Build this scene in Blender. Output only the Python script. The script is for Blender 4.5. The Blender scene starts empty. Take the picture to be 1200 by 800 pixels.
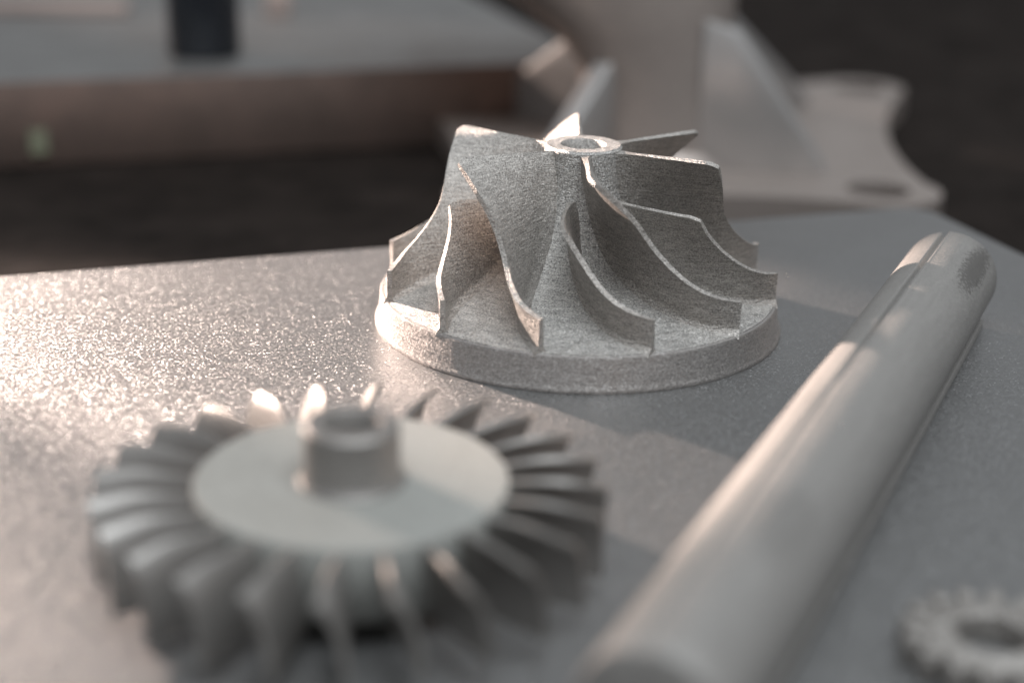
import bpy, bmesh, math, random
from mathutils import Vector, Matrix, noise

random.seed(7)
scene = bpy.context.scene
COL = scene.collection

# ------------------------------------------------------------------ camera
PITCH, ROLL, CAM_H = math.radians(20.3), math.radians(1.3), 0.134
cam_data = bpy.data.cameras.new('camera')
cam = bpy.data.objects.new('camera', cam_data)
COL.objects.link(cam)
scene.camera = cam
_fw = Vector((0, math.cos(PITCH), -math.sin(PITCH)))
_u0 = Vector((0, math.sin(PITCH), math.cos(PITCH)))
_r0 = Vector((1, 0, 0))
_r = _r0 * math.cos(ROLL) + _u0 * math.sin(ROLL)
_u = _u0 * math.cos(ROLL) - _r0 * math.sin(ROLL)
_m = Matrix((_r, _u, -_fw)).transposed().to_4x4()
_m.translation = Vector((0, 0, CAM_H))
cam.matrix_world = _m
cam_data.sensor_width = 36
cam_data.lens = 57.0
cam_data.clip_start = 0.01
cam_data.clip_end = 50
cam_data.dof.use_dof = True
cam_data.dof.focus_distance = 0.376
cam_data.dof.aperture_fstop = 5.6

# ------------------------------------------------------------------ world and lamps
world = bpy.data.worlds.new('World')
scene.world = world
world.use_nodes = True
wn = world.node_tree.nodes
wn['Background'].inputs['Color'].default_value = (0.95, 0.97, 1.0, 1)
wn['Background'].inputs['Strength'].default_value = 0.30

def lamp(name, kind, loc, target, energy, color):
    d = bpy.data.lights.new(name, kind)
    d.energy = energy
    d.color = color
    o = bpy.data.objects.new(name, d)
    COL.objects.link(o)
    o.location = loc
    o.rotation_euler = (Vector(target) - Vector(loc)).to_track_quat('-Z', 'Y').to_euler()
    return d

# low warm light from the back left: one bright beam that ends in front of the impeller, and its weaker wide spill
KEY_AZ, KEY_EL, KEY_D = math.radians(49.0), math.radians(18.0), 1.30
_t = Vector((-0.051, 0.399, 0.0))
_k = _t + KEY_D * Vector((-math.sin(KEY_AZ) * math.cos(KEY_EL), math.cos(KEY_AZ) * math.cos(KEY_EL), math.sin(KEY_EL)))
key = lamp('warm_window_lamp', 'SPOT', _k, _t, 225, (1.0, 0.79, 0.68))
key.shadow_soft_size = 0.012
key.spot_size = 2 * math.atan(0.101 / KEY_D)
key.spot_blend = 0.22
spill = lamp('warm_window_spill_lamp', 'SPOT', _k, (-0.080, 0.330, 0.0), 62, (1.0, 0.79, 0.68))
spill.shadow_soft_size = 0.02
spill.spot_size = 2 * math.atan(0.165 / KEY_D)
spill.spot_blend = 0.35
far = lamp('bracket_fill_lamp', 'SPOT', _k, (0.000, 0.720, 0.0), 60, (1.0, 0.79, 0.68))  # added fill spot that only warms the bracket
far.shadow_soft_size = 0.02
far.spot_size = 2 * math.atan(0.120 / KEY_D)
far.spot_blend = 0.5
soft = lamp('overhead_soft_lamp', 'AREA', (0.25, -0.25, 1.70), (0.03, 0.35, 0), 36, (0.90, 0.96, 1.0))
soft.shape = 'RECTANGLE'
soft.size = 1.5
soft.size_y = 1.1

scene.view_settings.view_transform = 'Standard'
scene.view_settings.look = 'None'
scene.view_settings.exposure = 0.0
scene.view_settings.gamma = 1.0
scene.view_settings.use_curve_mapping = False
scene.render.engine = 'CYCLES'
scene.cycles.use_denoising = True
scene.cycles.max_bounces = 6
scene.cycles.caustics_reflective = False

# ------------------------------------------------------------------ helpers
def empty(name, loc=(0, 0, 0), rz=0.0):
    o = bpy.data.objects.new(name, None)
    o.empty_display_size = 0.01
    COL.objects.link(o)
    o.location = loc
    o.rotation_euler = (0, 0, rz)
    return o

def tag(o, label=None, cat=None, group=None, kind=None):
    if label: o['label'] = label
    if cat: o['category'] = cat
    if group: o['group'] = group
    if kind: o['kind'] = kind
    return o

def mesh_obj(name, verts, faces, mat, parent=None, loc=(0, 0, 0), smooth=35, bevel=0.0, seg=2):
    me = bpy.data.meshes.new(name)
    me.from_pydata([tuple(v) for v in verts], [], faces)
    bm = bmesh.new()
    bm.from_mesh(me)
    bmesh.ops.remove_doubles(bm, verts=bm.verts, dist=1e-7)
    bmesh.ops.recalc_face_normals(bm, faces=bm.faces)
    if bevel > 0:
        es = [e for e in bm.edges if len(e.link_faces) == 2 and e.calc_face_angle() > math.radians(30)]
        bmesh.ops.bevel(bm, geom=es, offset=bevel, segments=seg, profile=0.5, affect='EDGES', clamp_overlap=True)
    bm.to_mesh(me)
    bm.free()
    if smooth:
        for p in me.polygons: p.use_smooth = True
        me.set_sharp_from_angle(angle=math.radians(smooth))
    me.materials.append(mat)
    o = bpy.data.objects.new(name, me)
    COL.objects.link(o)
    o.location = loc
    if parent: o.parent = parent
    return o

def copy_part(o, parent, rz):
    c = o.copy()
    COL.objects.link(c)
    c.parent = parent
    c.rotation_euler = (0, 0, rz)
    return c

def lathe(profile, n=160, closed=True):
    """profile: list of (r,z), closed loop revolved about z."""
    V, F = [], []
    m = len(profile)
    for i in range(n):
        a = 2 * math.pi * i / n
        for r, z in profile:
            V.append((r * math.cos(a), r * math.sin(a), z))
    for i in range(n):
        j = (i + 1) % n
        for k in range(m if closed else m - 1):
            l = (k + 1) % m
            F.append((i * m + k, j * m + k, j * m + l, i * m + l))
    return V, F

def prism(poly, z0, z1):
    n = len(poly)
    V = [(x, y, z0) for x, y in poly] + [(x, y, z1) for x, y in poly]
    F = [tuple(range(n - 1, -1, -1)), tuple(range(n, 2 * n))]
    for i in range(n):
        j = (i + 1) % n
        F.append((i, j, n + j, n + i))
    return V, F

def lerp_table(t, x):
    for (a, b), (c, d) in zip(t, t[1:]):
        if (a <= x <= c) or (c <= x <= a):
            k = (x - a) / (c - a) if c != a else 0
            return b + (d - b) * k
    return t[0][1] if abs(x - t[0][0]) < abs(x - t[-1][0]) else t[-1][1]

def catmull(pts, n):
    """arc-length resampled Catmull-Rom curve through pts (2D), n+1 samples."""
    P = [Vector(p) for p in pts]
    P = [2 * P[0] - P[1]] + P + [2 * P[-1] - P[-2]]
    d = []
    for i in range(1, len(P) - 2):
        for k in range(24):
            t = k / 24
            a, b, c, e = P[i - 1], P[i], P[i + 1], P[i + 2]
            d.append(0.5 * ((2 * b) + (c - a) * t + (2 * a - 5 * b + 4 * c - e) * t * t + (3 * b - a - 3 * c + e) * t ** 3))
    d.append(P[-2])
    L = [0]
    for a, b in zip(d, d[1:]): L.append(L[-1] + (b - a).length)
    out, k = [], 0
    for i in range(n + 1):
        s = L[-1] * i / n
        while k < len(L) - 2 and L[k + 1] < s: k += 1
        q = (s - L[k]) / max(1e-12, L[k + 1] - L[k])
        out.append(d[k].lerp(d[k + 1], min(1, max(0, q))))
    return out

# ------------------------------------------------------------------ materials
def metal(name, base, dark, metallic=0.85, rough=0.5, rough_var=0.12, grain=1800.0, grain_mix=0.5,
          bump=0.35, bump_dist=0.00015, layers=0.0, layer_scale=(250, 250, 3500), blotch=40.0, flake=0.0, flake_scale=1500.0, flake_stretch=(1, 1, 1), spec=None, coat=0.0):
    m = bpy.data.materials.new(name)
    m.use_nodes = True
    nt = m.node_tree
    N, L = nt.nodes, nt.links
    b = N['Principled BSDF']
    b.inputs['Metallic'].default_value = metallic
    tc = N.new('ShaderNodeTexCoord')
    def noise_node(scale, detail=2.0, rough_=0.6, vec=None):
        n = N.new('ShaderNodeTexNoise')
        n.inputs['Scale'].default_value = scale
        n.inputs['Detail'].default_value = detail
        n.inputs['Roughness'].default_value = rough_
        L.new(vec or tc.outputs['Object'], n.inputs['Vector'])
        return n
    def math_node(op, a, bb):
        n = N.new('ShaderNodeMath'); n.operation = op
        for i, v in enumerate((a, bb)):
            if isinstance(v, (int, float)): n.inputs[i].default_value = v
            else: L.new(v, n.inputs[i])
        return n.outputs[0]
    g = noise_node(grain, 3.0, 0.7)
    bl = noise_node(blotch, 4.0, 0.6)
    h = g.outputs['Fac']
    if layers > 0:
        mp = N.new('ShaderNodeMapping')
        mp.inputs['Scale'].default_value = layer_scale
        L.new(tc.outputs['Object'], mp.inputs['Vector'])
        ln = noise_node(1.0, 2.0, 0.6, mp.outputs['Vector'])
        h = math_node('ADD', math_node('MULTIPLY', h, 1 - layers), math_node('MULTIPLY', ln.outputs['Fac'], layers))
    fac = math_node('ADD', math_node('MULTIPLY', h, grain_mix), math_node('MULTIPLY', bl.outputs['Fac'], 1 - grain_mix))
    cr = N.new('ShaderNodeValToRGB')
    cr.color_ramp.elements[0].position = 0.36
    cr.color_ramp.elements[1].position = 0.62
    cr.color_ramp.elements[0].color = (*dark, 1)
    cr.color_ramp.elements[1].color = (*base, 1)
    L.new(fac, cr.inputs['Fac'])
    L.new(cr.outputs['Color'], b.inputs['Base Color'])
    r = N.new('ShaderNodeMapRange')
    r.inputs['From Min'].default_value = 0.3
    r.inputs['From Max'].default_value = 0.7
    r.inputs['To Min'].default_value = rough + rough_var
    r.inputs['To Max'].default_value = rough - rough_var
    L.new(bl.outputs['Fac'], r.inputs['Value'])
    L.new(r.outputs['Result'], b.inputs['Roughness'])
    bp = N.new('ShaderNodeBump')
    bp.inputs['Strength'].default_value = bump
    bp.inputs['Distance'].default_value = bump_dist
    L.new(h, bp.inputs['Height'])
    out = bp.outputs['Normal']
    if flake > 0:                                     # blasted / sintered surface: tiny facets that each face their own way
        vm = N.new('ShaderNodeMapping'); vm.inputs['Scale'].default_value = flake_stretch
        L.new(tc.outputs['Object'], vm.inputs['Vector'])
        for sc_, k_ in ((flake_scale, flake), (flake_scale * 2.3, flake * 0.6)):
            vo = N.new('ShaderNodeTexVoronoi'); vo.inputs['Scale'].default_value = sc_
            L.new(vm.outputs['Vector'], vo.inputs['Vector'])
            sb = N.new('ShaderNodeVectorMath'); sb.operation = 'SUBTRACT'
            L.new(vo.outputs['Color'], sb.inputs[0]); sb.inputs[1].default_value = (0.5, 0.5, 0.5)
            ml = N.new('ShaderNodeVectorMath'); ml.operation = 'SCALE'
            L.new(sb.outputs[0], ml.inputs[0]); ml.inputs['Scale'].default_value = k_
            ad = N.new('ShaderNodeVectorMath'); ad.operation = 'ADD'
            L.new(out, ad.inputs[0]); L.new(ml.outputs[0], ad.inputs[1])
            out = ad.outputs[0]
        nm = N.new('ShaderNodeVectorMath'); nm.operation = 'NORMALIZE'
        L.new(out, nm.inputs[0]); out = nm.outputs[0]
    L.new(out, b.inputs['Normal'])
    if coat > 0:
        b.inputs['Coat Weight'].default_value = coat
        b.inputs['Coat Roughness'].default_value = 0.38
        L.new(out, b.inputs['Coat Normal'])
    if spec is not None: b.inputs['Specular IOR Level'].default_value = spec
    return m

M_PLATE = metal('blasted_plate_steel', (0.245, 0.243, 0.242), (0.165, 0.163, 0.162), metallic=0.60, rough=0.38, rough_var=0.04,
                grain=1400, grain_mix=0.8, bump=0.6, bump_dist=0.0003, flake=0.72, flake_scale=3900.0, flake_stretch=(0.8, 1.2, 1), coat=1.0, layers=0.35, layer_scale=(350, 1500, 1500))
M_IMP = metal('sintered_alloy', (0.84, 0.81, 0.775), (0.19, 0.183, 0.176), metallic=0.75, rough=0.45, grain=2700, grain_mix=0.92,
              bump=1.0, bump_dist=0.0005, flake=0.45, flake_scale=2800.0, layers=0.25)
M_BLADE = metal('sintered_alloy_layered', (0.70, 0.66, 0.62), (0.19, 0.177, 0.165), metallic=0.7, rough=0.48, grain=2700, grain_mix=0.9,
                bump=0.9, bump_dist=0.0004, flake=0.35, flake_scale=2800.0, layers=0.32)
M_RIM = metal('turned_flange_alloy', (0.42, 0.395, 0.38), (0.22, 0.205, 0.195), metallic=0.6, rough=0.52, grain=2000, grain_mix=0.8,
              bump=0.6, bump_dist=0.0003, layers=0.3, flake=0.22, flake_scale=2200.0)
M_TURB = metal('matte_grey_alloy', (0.43, 0.43, 0.405), (0.28, 0.28, 0.262), metallic=0.35, rough=0.55, grain=1500, grain_mix=0.5, bump=0.3)
M_TBLADE = metal('turbine_blade_alloy', (0.35, 0.330, 0.312), (0.23, 0.216, 0.204), metallic=0.55, rough=0.45, grain=1500, grain_mix=0.5, bump=0.3)
M_ROD = metal('ground_rod_alloy', (0.34, 0.325, 0.31), (0.25, 0.238, 0.226), metallic=0.45, rough=0.6, grain=2200, grain_mix=0.7, bump=0.6, flake=0.22, flake_scale=2600.0, layers=0.3, layer_scale=(900, 60, 900))
M_GEAR = metal('raw_gear_alloy', (0.52, 0.49, 0.465), (0.24, 0.222, 0.205), metallic=0.7, rough=0.5, grain=700, grain_mix=0.8, bump=1.0, bump_dist=0.0009)
M_BRKT = metal('bracket_alloy', (0.41, 0.355, 0.325), (0.30, 0.258, 0.236), metallic=0.5, rough=0.5, grain=900, grain_mix=0.4, bump=0.3)
M_RIB = metal('skylit_rib_alloy', (0.52, 0.50, 0.49), (0.40, 0.385, 0.375), metallic=0.6, rough=0.42, grain=900, grain_mix=0.4, bump=0.2)  # paler than the column: stands in for light caught by the ribs
M_PLATE2 = metal('brown_edged_steel', (0.36, 0.355, 0.35), (0.26, 0.255, 0.25), metallic=0.8, rough=0.45, grain=900, grain_mix=0.4, bump=0.3)
M_EDGE = metal('brown_side_steel', (0.25, 0.185, 0.16), (0.14, 0.105, 0.09), metallic=0.6, rough=0.5, grain=900, grain_mix=0.4, bump=0.3)  # side faces: browner and darker than the plate top
M_TABLE = metal('dark_bench_wood', (0.026, 0.020, 0.0175), (0.010, 0.008, 0.007), metallic=0.0, rough=0.85, rough_var=0.1, grain=90, grain_mix=0.5,
                bump=0.4, bump_dist=0.002, layers=0.4, layer_scale=(12, 120, 120), spec=0.08)
M_BLACK = metal('black_anodised_metal', (0.035, 0.04, 0.05), (0.02, 0.022, 0.027), metallic=0.2, rough=0.28, bump=0.1)
M_PINK = metal('copper_tinted_alloy', (0.62, 0.50, 0.45), (0.45, 0.36, 0.33), metallic=0.5, rough=0.5, bump=0.2)
M_GREEN = metal('pale_green_fleck', (0.25, 0.26, 0.18), (0.18, 0.18, 0.13), metallic=0.0, rough=0.5, bump=0.05)

# scuffed patch near the rod's far end
def add_scuff(m, centre, size, strength):
    nt = m.node_tree; N, L = nt.nodes, nt.links
    b = N['Principled BSDF']
    src = b.inputs['Base Color'].links[0].from_socket
    tc = N.new('ShaderNodeTexCoord')
    mp = N.new('ShaderNodeMapping'); mp.vector_type = 'TEXTURE'
    mp.inputs['Location'].default_value = centre
    mp.inputs['Scale'].default_value = size
    L.new(tc.outputs['Object'], mp.inputs['Vector'])
    ln = N.new('ShaderNodeVectorMath'); ln.operation = 'LENGTH'
    L.new(mp.outputs['Vector'], ln.inputs[0])
    ns = N.new('ShaderNodeTexNoise'); ns.inputs['Scale'].default_value = 1300; ns.inputs['Detail'].default_value = 3
    L.new(tc.outputs['Object'], ns.inputs['Vector'])
    ad = N.new('ShaderNodeMath'); ad.operation = 'MULTIPLY_ADD'
    L.new(ns.outputs['Fac'], ad.inputs[0]); ad.inputs[1].default_value = 1.6
    L.new(ln.outputs['Value'], ad.inputs[2])
    mr = N.new('ShaderNodeMapRange')
    mr.inputs['From Min'].default_value = 1.35; mr.inputs['From Max'].default_value = 1.7
    mr.inputs['To Min'].default_value = strength; mr.inputs['To Max'].default_value = 0.0
    L.new(ad.outputs[0], mr.inputs['Value'])
    mx = N.new('ShaderNodeMix'); mx.data_type = 'RGBA'
    L.new(mr.outputs['Result'], mx.inputs['Factor'])
    L.new(src, mx.inputs['A'])
    mx.inputs['B'].default_value = (0.06, 0.055, 0.05, 1)
    L.new(mx.outputs['Result'], b.inputs['Base Color'])

# ------------------------------------------------------------------ the setting
TABLE_Z = -0.036
V, F = prism([(-2.5, -0.6), (2.5, -0.6), (2.5, 3.2), (-2.5, 3.2)], TABLE_Z - 0.03, TABLE_Z)
tag(mesh_obj('table', V, F, M_TABLE, smooth=0), 'dark brown bench top behind and below the metal plates', 'table', kind='structure')

# near plate: everything in the foreground stands on it (top at z = 0)
ed = Vector((0.945, 0.326)); rd = Vector((0.326, -0.945))
cr_ = Vector((0.128, 0.4935))
poly = []
poly.append(cr_ - ed * 0.62)
for k in range(7):                                   # rounded back corner
    a = k / 6 * math.pi / 2
    r = 0.010
    c = cr_ - ed * r + rd * r
    poly.append(c + (-rd) * r * math.cos(a) + ed * r * math.sin(a))
poly.append(cr_ + rd * 0.50)
poly.append(cr_ + rd * 0.50 - ed * 0.62)
V, F = prism([(p.x, p.y) for p in poly], TABLE_Z + 0.0005, 0.0)
pl = mesh_obj('metal_plate', V, F, M_PLATE, bevel=0.0007, seg=2)
tag(pl, 'thick grey blasted metal plate carrying the impeller, turbine wheel and rod', 'metal plate')

# ------------------------------------------------------------------ impeller
IMP = (0.016, 0.3795, 0.0)
R = 0.05
imp = tag(empty('impeller', IMP), 'grainy grey printed impeller with curved blades on a round flanged base', 'impeller')
ZT = 0.0443
hub_pts = [(.186, ZT), (.188, .0385), (.201, .0328), (.236, .0272), (.300, .0220), (.400, .0176), (.55, .0137), (.75, .0105), (.955, .0085)]
NU = 40
hub_curve = catmull([(r * R, z) for r, z in hub_pts], NU)
shr = [(r * R, z / 1000) for z, r in [(44.3, .695), (41, .684), (38, .679), (34, .677), (31, .680), (28, .694), (25, .726), (22, .775), (19.8, .825), (18, .875), (16.8, .918), (16.2, .955)]]
shroud_curve = catmull(shr, NU)
TH = [(44.3, 0), (41.3, 6.5), (37.8, 13), (34.3, 19), (30.7, 23.2), (27.5, 27), (24, 31.2), (20.8, 35.2), (18.2, 40), (16.9, 44.3), (16.2, 48.3)]
theta = [lerp_table(TH, p[1] * 1000) for p in shroud_curve]
for _ in range(6):
    theta = [theta[0]] + [(theta[i - 1] + 2 * theta[i] + theta[i + 1]) / 4 for i in range(1, NU)] + [theta[-1]]

# hub: bore, nose ring, flowing cone
prof = [(0.0051, 0.003), (0.0051, ZT - 0.0007), (0.0055, ZT), (0.0088, ZT), (0.0093, ZT - 0.0005)]
prof += [(p[0], p[1]) for p in hub_curve if p[1] < ZT - 0.001]
prof += [(0.0478, 0.0030)]
V, F = lathe(prof, 192)
hub = mesh_obj('hub', V, F, M_IMP, imp, smooth=40)
# flange round the base
V, F = lathe([(0.0470, 0.0), (0.0470, 0.0079), (0.0479, 0.0084), (0.0484, 0.0082), (0.0487, 0.0076), (0.0491, 0.0022), (0.0498, 0.0010), (0.0500, 0.0004), (0.0499, 0.0)], 224)
mesh_obj('base_flange', V, F, M_RIM, imp, smooth=40)

def impeller_blade(name, u0_h, u0_s, mat, thick_h=0.0014, thick_s=0.0012):
    """ruled blade between hub and shroud curves, starting at fractions u0 on hub / shroud"""
    NI, NJ = 48, 18
    def at(u, v):
        u = u + (1 - u) ** 6 * 0.030 * max(0.0, (v - 0.90) / 0.10) ** 2      # rounded corner where leading edge meets outer edge
        uh, us = u0_h + (1 - u0_h) * u, u0_s + (1 - u0_s) * u
        def samp(c, x):
            x = min(0.99999, max(0, x)) * NU; i = int(x); return c[i].lerp(c[i + 1], x - i)
        def samt(x):
            x = min(0.99999, max(0, x)) * NU; i = int(x); return theta[i] + (theta[i + 1] - theta[i]) * (x - i)
        h, s = samp(hub_curve, uh), samp(shroud_curve, us)
        p = h.lerp(s, v)
        if v <= 0.0: p = p - (s - h).normalized() * 0.0008
        th = math.radians(samt(uh) * (1 - v) + samt(us) * v)
        return Vector((p[0] * math.cos(th), p[0] * math.sin(th), p[1]))
    grid = [[at(i / NI, j / NJ) for j in range(NJ + 1)] for i in range(NI + 1)]
    V, F = [], []
    idx = {}
    for side in (0, 1):
        for i in range(NI + 1):
            for j in range(NJ + 1):
                a = grid[min(i + 1, NI)][j] - grid[max(i - 1, 0)][j]
                b = grid[i][min(j + 1, NJ)] - grid[i][max(j - 1, 0)]
                n = a.cross(b).normalized()
                v = j / NJ
                t = thick_h + (thick_s - thick_h) * v
                t += 0.0022 * max(0, 1 - v / 0.17) ** 2          # root fillet
                t *= 0.72 + 0.28 * min(1, i / 3)                  # slightly thinner leading edge
                w = Vector((noise.noise(grid[i][j] * 900), noise.noise(grid[i][j] * 900 + Vector((7, 3, 1))), noise.noise(grid[i][j] * 900 + Vector((1, 9, 4))))) * 0.00007
                idx[side, i, j] = len(V)
                V.append(grid[i][j] + n * t * (0.5 if side else -0.5) + w)
    for i in range(NI):
        for j in range(NJ):
            F.append((idx[0, i, j], idx[0, i + 1, j], idx[0, i + 1, j + 1], idx[0, i, j + 1]))
            F.append((idx[1, i, j], idx[1, i, j + 1], idx[1, i + 1, j + 1], idx[1, i + 1, j]))
    for i in range(NI):
        for j in (0, NJ):
            F.append((idx[0, i, j], idx[0, i + 1, j], idx[1, i + 1, j], idx[1, i, j]))
    for j in range(NJ):
        for i in (0, NI):
            F.append((idx[0, i, j], idx[0, i, j + 1], idx[1, i, j + 1], idx[1, i, j]))
    return mesh_obj(name, V, F, mat, imp, smooth=40)

def frac_at_z(curve, z):
    for i in range(NU):
        if curve[i][1] >= z >= curve[i + 1][1]:
            return (i + (curve[i][1] - z) / max(1e-9, curve[i][1] - curve[i + 1][1])) / NU
    return 0
b0 = impeller_blade('blade', 0.012, 0.0, M_BLADE)
s0 = impeller_blade('splitter_blade', frac_at_z(hub_curve, 0.0325), frac_at_z(shroud_curve, 0.0325), M_BLADE)
b0.rotation_euler.z = math.radians(-90)
s0.rotation_euler.z = math.radians(-60)
for k in range(1, 6):
    copy_part(b0, imp, math.radians(-90 + 60 * k))
    copy_part(s0, imp, math.radians(-60 + 60 * k))

# ------------------------------------------------------------------ turbine wheel
TUR = (-0.0263, 0.2471, 0.0)
tur = tag(empty('turbine_wheel', TUR, math.radians(2)), 'flat grey turbine wheel with a raised centre hub and radial blades, blurred in front', 'turbine wheel')
V, F = lathe([(0.0040, 0.004), (0.0040, 0.0172), (0.0262, 0.0178), (0.0265, 0.0174), (0.0265, 0.0060), (0.0255, 0.0045), (0.012, 0.0045), (0.012, 0.0), (0.0040, 0.0)], 128)
disc = mesh_obj('disc', V, F, M_TURB, tur, smooth=40)
V, F = lathe([(0.0046, 0.0150), (0.0046, 0.0272), (0.0051, 0.0278), (0.0075, 0.0278), (0.0081, 0.0272), (0.0081, 0.0196), (0.0086, 0.0182), (0.0092, 0.0176), (0.0092, 0.0150)], 96)
mesh_obj('hub', V, F, M_TBLADE, tur, smooth=40)
def turbine_blade():
    NR, NC = 10, 18
    V, F, idx = [], [], {}
    for i in range(NR + 1):
        q = i / NR
        r = 0.0258 + (0.043 - 0.0258) * q
        th = 0.0014 - 0.0002 * q
        tt, tb = -0.0004 - 0.0025 * q, 0.0008 + 0.0011 * q           # tangential offset of top and bottom edges
        zt, zb = 0.0172 + 0.0008 * math.sin(q * 3.0), 0.0042
        def mid(c):                                                   # camber line: flat at the top, steep at the foot
            a = c * math.pi / 2
            e = 0.40 + 0.55 * q
            return Vector((tt + (tb - tt) * (e * math.sin(a) + (1 - e) * c), zb + (zt - zb) * (e * math.cos(a) + (1 - e) * (1 - c))))
        for side in (0, 1):
            for k in range(NC + 1):
                c = k / NC
                p = mid(c)
                d = (mid(min(1, c + 0.02)) - mid(max(0, c - 0.02))).normalized(); n = Vector((-d[1], d[0]))
                w = th * (0.60 + 0.40 * math.sin(math.pi * (0.08 + 0.84 * c ** 0.8))) * 0.5 * (1 if side else -1)
                t = p[0] + n[0] * w; z = p[1] + n[1] * w
                idx[i, side, k] = len(V)
                V.append((r * math.cos(t / r), r * math.sin(t / r), z))
    for i in range(NR):
        for s in (0, 1):
            for k in range(NC):
                F.append((idx[i, s, k], idx[i + 1, s, k], idx[i + 1, s, k + 1], idx[i, s, k + 1]))
        for k in (0, NC):
            F.append((idx[i, 0, k], idx[i + 1, 0, k], idx[i + 1, 1, k], idx[i, 1, k]))
    for i in (0, NR):
        for k in range(NC):
            F.append((idx[i, 0, k], idx[i, 0, k + 1], idx[i, 1, k + 1], idx[i, 1, k]))
    return mesh_obj('blade', V, F, M_TBLADE, tur, smooth=45)
tb = turbine_blade()
for k in range(1, 24):
    copy_part(tb, tur, 2 * math.pi * k / 24)

# ------------------------------------------------------------------ rod
ROD_AZ, ROD_R, ROD_L = math.radians(24), 0.0115, 0.219
rod = tag(empty('metal_rod', (0.1085, 0.385, 0.0), -ROD_AZ), 'long round grey metal rod with a groove along its top, lying on the plate', 'rod')
add_scuff(M_ROD, (0.0082, -0.0165, 0.0196), (0.0042, 0.0230, 0.0042), 0.62)
add_scuff(M_ROD, (0.0050, -0.172, 0.0215), (0.006, 0.016, 0.006), 0.22)
sec = []
G0 = math.radians(101)                                # groove position on the section
for k in range(84):
    a = 2 * math.pi * k / 84
    if abs(a - G0) > 0.16: sec.append(a)
for k in range(25): sec.append(G0 - 0.15 + 0.30 * k / 24)
sec.sort()
def rod_ring(y, groove, rr):
    out = []
    for a in sec:
        da = (a - G0)
        dep = groove * 0.00150 * math.exp(-(da / 0.066) ** 6) - groove * 0.00016 * math.exp(-((da + 0.105) / 0.03) ** 2)
        out.append((math.cos(a) * (rr - dep), y, ROD_R + math.sin(a) * (rr - dep)))
    return out
ys = [(0.0, ROD_R - 0.0004), (-0.0001, ROD_R - 0.0002), (-0.0004, ROD_R)]
for k in range(1, 40): ys.append((-0.0009 - (ROD_L - 0.0020) * k / 40, ROD_R))
ys += [(-ROD_L + 0.0009, ROD_R), (-ROD_L + 0.0003, ROD_R - 0.0004), (-ROD_L, ROD_R - 0.0009)]
V, F = [], []
n = len(sec)
for y, rr in ys:
    g = max(0.35, min(1.0, (0.135 + y) / 0.06))
    V += rod_ring(y, g, rr)
for i in range(len(ys) - 1):
    for k in range(n):
        l = (k + 1) % n
        F.append((i * n + k, i * n + l, (i + 1) * n + l, (i + 1) * n + k))
F.append(tuple(range(n)))
F.append(tuple((len(ys) - 1) * n + k for k in range(n)))
mesh_obj('shaft', V, F, M_ROD, rod, smooth=50)
V, F = prism([(0.0045, -0.0030), (0.0099, -0.0030), (0.0101, -ROD_L + 0.004), (0.0045, -ROD_L + 0.004)], 0.0002, 0.0027)
mesh_obj('base_strip', V, F, M_ROD, rod, bevel=0.0004)

# ------------------------------------------------------------------ small gear
GR = 0.0110
gear = tag(empty('small_gear', (0.0762, 0.2225, 0.0), 0.1), 'small toothed gear ring at the right edge of the plate beside the rod', 'gear')
V, F = lathe([(0.0058, 0.0004), (0.0058, 0.0046), (0.0066, 0.0053), (0.0098, 0.0053), (GR, 0.0044), (GR, 0.0004)], 72)
mesh_obj('ring', V, F, M_GEAR, gear, smooth=40)
V, F = prism([(GR - 0.0006, -0.0015), (GR + 0.0022, -0.0014), (GR + 0.0034, -0.0007), (GR + 0.0034, 0.0007), (GR + 0.0022, 0.0014), (GR - 0.0006, 0.0015)], 0.0003, 0.0054)
tooth = mesh_obj('tooth', V, F, M_GEAR, gear, bevel=0.0005)
for k in range(1, 16): copy_part(tooth, gear, 2 * math.pi * k / 16)

# ------------------------------------------------------------------ bracket behind
BZ = TABLE_Z
brk = tag(empty('bracket', (0.06, 0.69, BZ)), 'large pinkish grey metal bracket with ribbed column and holed base, blurred behind the impeller', 'bracket')
def ring_poly(c, r, n=28): return [(c[0] + r * math.cos(2 * math.pi * k / n), c[1] + r * math.sin(2 * math.pi * k / n)) for k in range(n)]
ears = [(0.079, -0.086, 0.024), (0.110, 0.112, 0.022), (-0.092, 0.066, 0.020), (-0.066, -0.104, 0.020)]
# base: outline with concave flanks between the ears
outl = []
for i, (ex, ey, er) in enumerate(ears):
    a0 = math.atan2(ey, ex)
    for k in range(13):
        a = a0 - 1.35 + 2.7 * k / 12
        outl.append((ex + er * math.cos(a), ey + er * math.sin(a)))
    nx, ny, nr = ears[(i + 1) % 4]
    a1 = math.atan2(ny, nx)
    p, q = Vector(outl[-1]), Vector((nx + nr * math.cos(a1 - 1.35), ny + nr * math.sin(a1 - 1.35)))
    mid = (p + q) / 2 * 0.80
    for k in range(1, 8):
        t = k / 8
        outl.append(tuple((1 - t) ** 2 * p + 2 * t * (1 - t) * mid + t * t * q))
bm = bmesh.new()
def loop_edges(pts, z):
    vs = [bm.verts.new((x, y, z)) for x, y in pts]
    return [bm.edges.new((vs[i], vs[(i + 1) % len(vs)])) for i in range(len(vs))]
es = loop_edges(outl, 0.012)
for ex, ey, er in ears: es += loop_edges(ring_poly((ex, ey), 0.0122), 0.012)
bmesh.ops.triangle_fill(bm, edges=es, use_beauty=True)
ext = bmesh.ops.extrude_face_region(bm, geom=list(bm.faces))
bmesh.ops.translate(bm, verts=[v for v in ext['geom'] if isinstance(v, bmesh.types.BMVert)], vec=(0, 0, -0.0115))
bmesh.ops.recalc_face_normals(bm, faces=bm.faces)
me = bpy.data.meshes.new('base'); bm.to_mesh(me); bm.free(); me.materials.append(M_BRKT)
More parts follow.
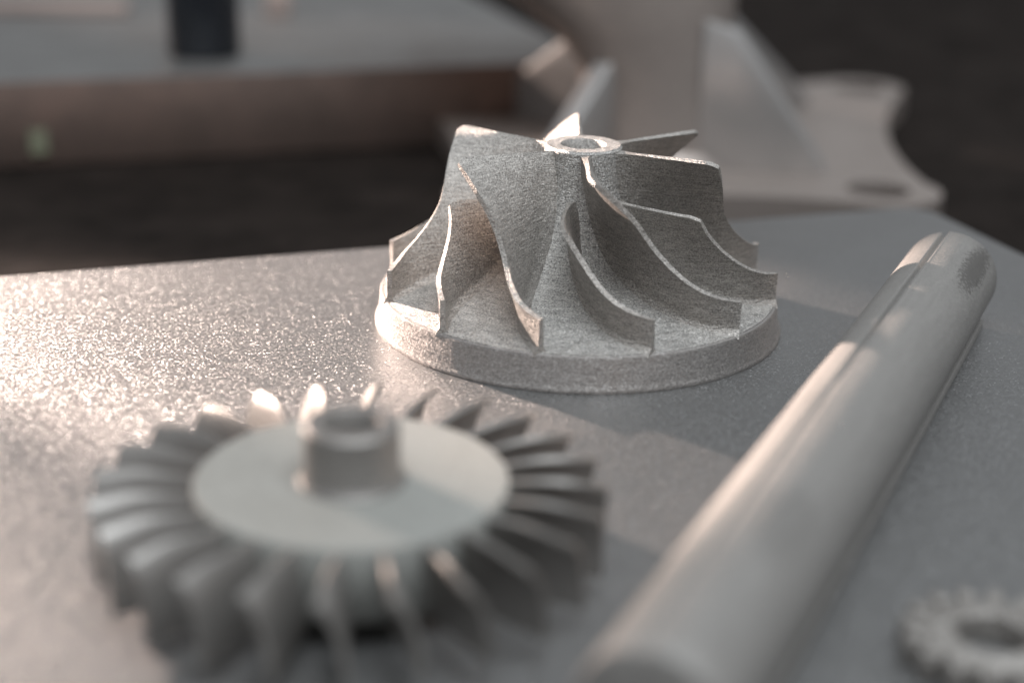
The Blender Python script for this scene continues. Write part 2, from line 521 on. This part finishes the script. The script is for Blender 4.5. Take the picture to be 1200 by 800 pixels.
bo = bpy.data.objects.new('base', me); COL.objects.link(bo); bo.parent = brk
def loft(sections, mat, name, bevel=0.004):
    V, F = [], []
    m = len(sections[0])
    for s in sections: V += s
    for i in range(len(sections) - 1):
        for k in range(m):
            l = (k + 1) % m
            F.append((i * m + k, i * m + l, (i + 1) * m + l, (i + 1) * m + k))
    F.append(tuple(range(m))); F.append(tuple((len(sections) - 1) * m + k for k in range(m)))
    return mesh_obj(name, V, F, mat, brk, bevel=bevel, seg=3)
def oval(cx, cy, a, b, z, n=28, e=2.8):
    out = []
    for k in range(n):
        t = 2 * math.pi * k / n
        c, q = math.cos(t), math.sin(t)
        out.append((cx + a * math.copysign(abs(c) ** (2 / e), c), cy + b * math.copysign(abs(q) ** (2 / e), q), z))
    return out
loft([oval(-0.003, -0.022, 0.036, 0.042, 0.0115), oval(-0.003, -0.022, 0.031, 0.037, 0.017), oval(-0.004, -0.021, 0.030, 0.036, 0.045), oval(-0.010, -0.020, 0.037, 0.038, 0.062), oval(-0.022, -0.020, 0.050, 0.038, 0.080),
      oval(-0.036, -0.018, 0.064, 0.040, 0.105), oval(-0.048, -0.016, 0.070, 0.040, 0.150)], M_BRKT, 'column', bevel=0)
def rib(ear, r_in, r_foot, z_top, t=0.0045, o=(-0.003, -0.022)):
    o = Vector(o); d = (Vector(ear[:2]) - o).normalized(); n = Vector((-d.y, d.x))
    pts = [(r_in - 0.012, 0.0116), (r_foot, 0.0116), (r_foot - 0.001, 0.0165), (r_in + 0.002, z_top), (r_in - 0.012, z_top + 0.004)]
    V = []
    for sgn in (-1, 1):
        for q, z in pts:
            p = o + d * q + n * t * sgn
            V.append((p.x, p.y, z))
    m = len(pts)
    F = [tuple(range(m)), tuple(range(m, 2 * m))] + [(i, (i + 1) % m, m + (i + 1) % m, m + i) for i in range(m)]
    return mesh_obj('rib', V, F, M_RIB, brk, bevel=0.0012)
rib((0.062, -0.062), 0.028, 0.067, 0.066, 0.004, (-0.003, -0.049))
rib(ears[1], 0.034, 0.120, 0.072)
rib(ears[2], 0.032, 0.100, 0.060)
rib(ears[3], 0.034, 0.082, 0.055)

# ------------------------------------------------------------------ plate and parts in the far background
pd = Vector((0.951, 0.309)); pn = Vector((-0.309, 0.951))
o0 = Vector((0.0345, 0.7302))
bp = [o0, o0 - pd * 0.75, o0 - pd * 0.75 + pn * 0.55, o0 + pn * 0.55]
V, F = prism([tuple(p) for p in bp], TABLE_Z + 0.0005, 0.0)
p2 = mesh_obj('background_plate', V, F, M_PLATE2, bevel=0.0008, seg=2)
p2.data.materials.append(M_EDGE)
for f in p2.data.polygons:
    if abs(f.normal.z) < 0.5: f.material_index = 1
tag(p2, 'thick brown-edged metal plate lying blurred in the background at upper left', 'metal plate')
def along(s, n): return o0 - pd * s + pn * n
c = along(0.2436, -0.0009)
V, F = prism([(c.x - 0.0034, c.y - 0.0018), (c.x + 0.0034, c.y + 0.0004), (c.x + 0.0034, c.y + 0.0014), (c.x - 0.0034, c.y - 0.0008)], -0.030, -0.020)
tag(mesh_obj('fleck', V, F, M_GREEN, p2, smooth=0), 'small pale green sticker on the plate edge')  # small pale green mark on the front face
V, F = lathe([(0.0001, 0.0004), (0.0155, 0.0004), (0.0160, 0.001), (0.0160, 0.075), (0.0150, 0.077), (0.0001, 0.077)], 64)
tag(mesh_obj('post', V, F, M_BLACK, None, (-0.140, 0.722, 0.0), smooth=40), 'dark upright cylindrical post standing on the blurred background plate', 'post')

# two small blurred pieces at the top of the picture, lying on the background plate
V, F = prism([(-0.006, -0.005), (0.006, -0.005), (0.006, 0.005), (-0.006, 0.005)], 0.0004, 0.013)
tag(mesh_obj('small_block', V, F, M_PINK, None, (-0.123, 0.835, 0.0), bevel=0.001), 'small copper-tinted block on the background plate, just right of the dark post', 'block')
V, F = prism([(-0.034, -0.007), (0.034, -0.003), (0.034, 0.007), (-0.034, 0.003)], 0.0004, 0.006)
tag(mesh_obj('flat_bar', V, F, M_PINK, None, (-0.232, 0.825, 0.0), bevel=0.001), 'flat pinkish bar on the background plate, left of the dark post', 'bar')
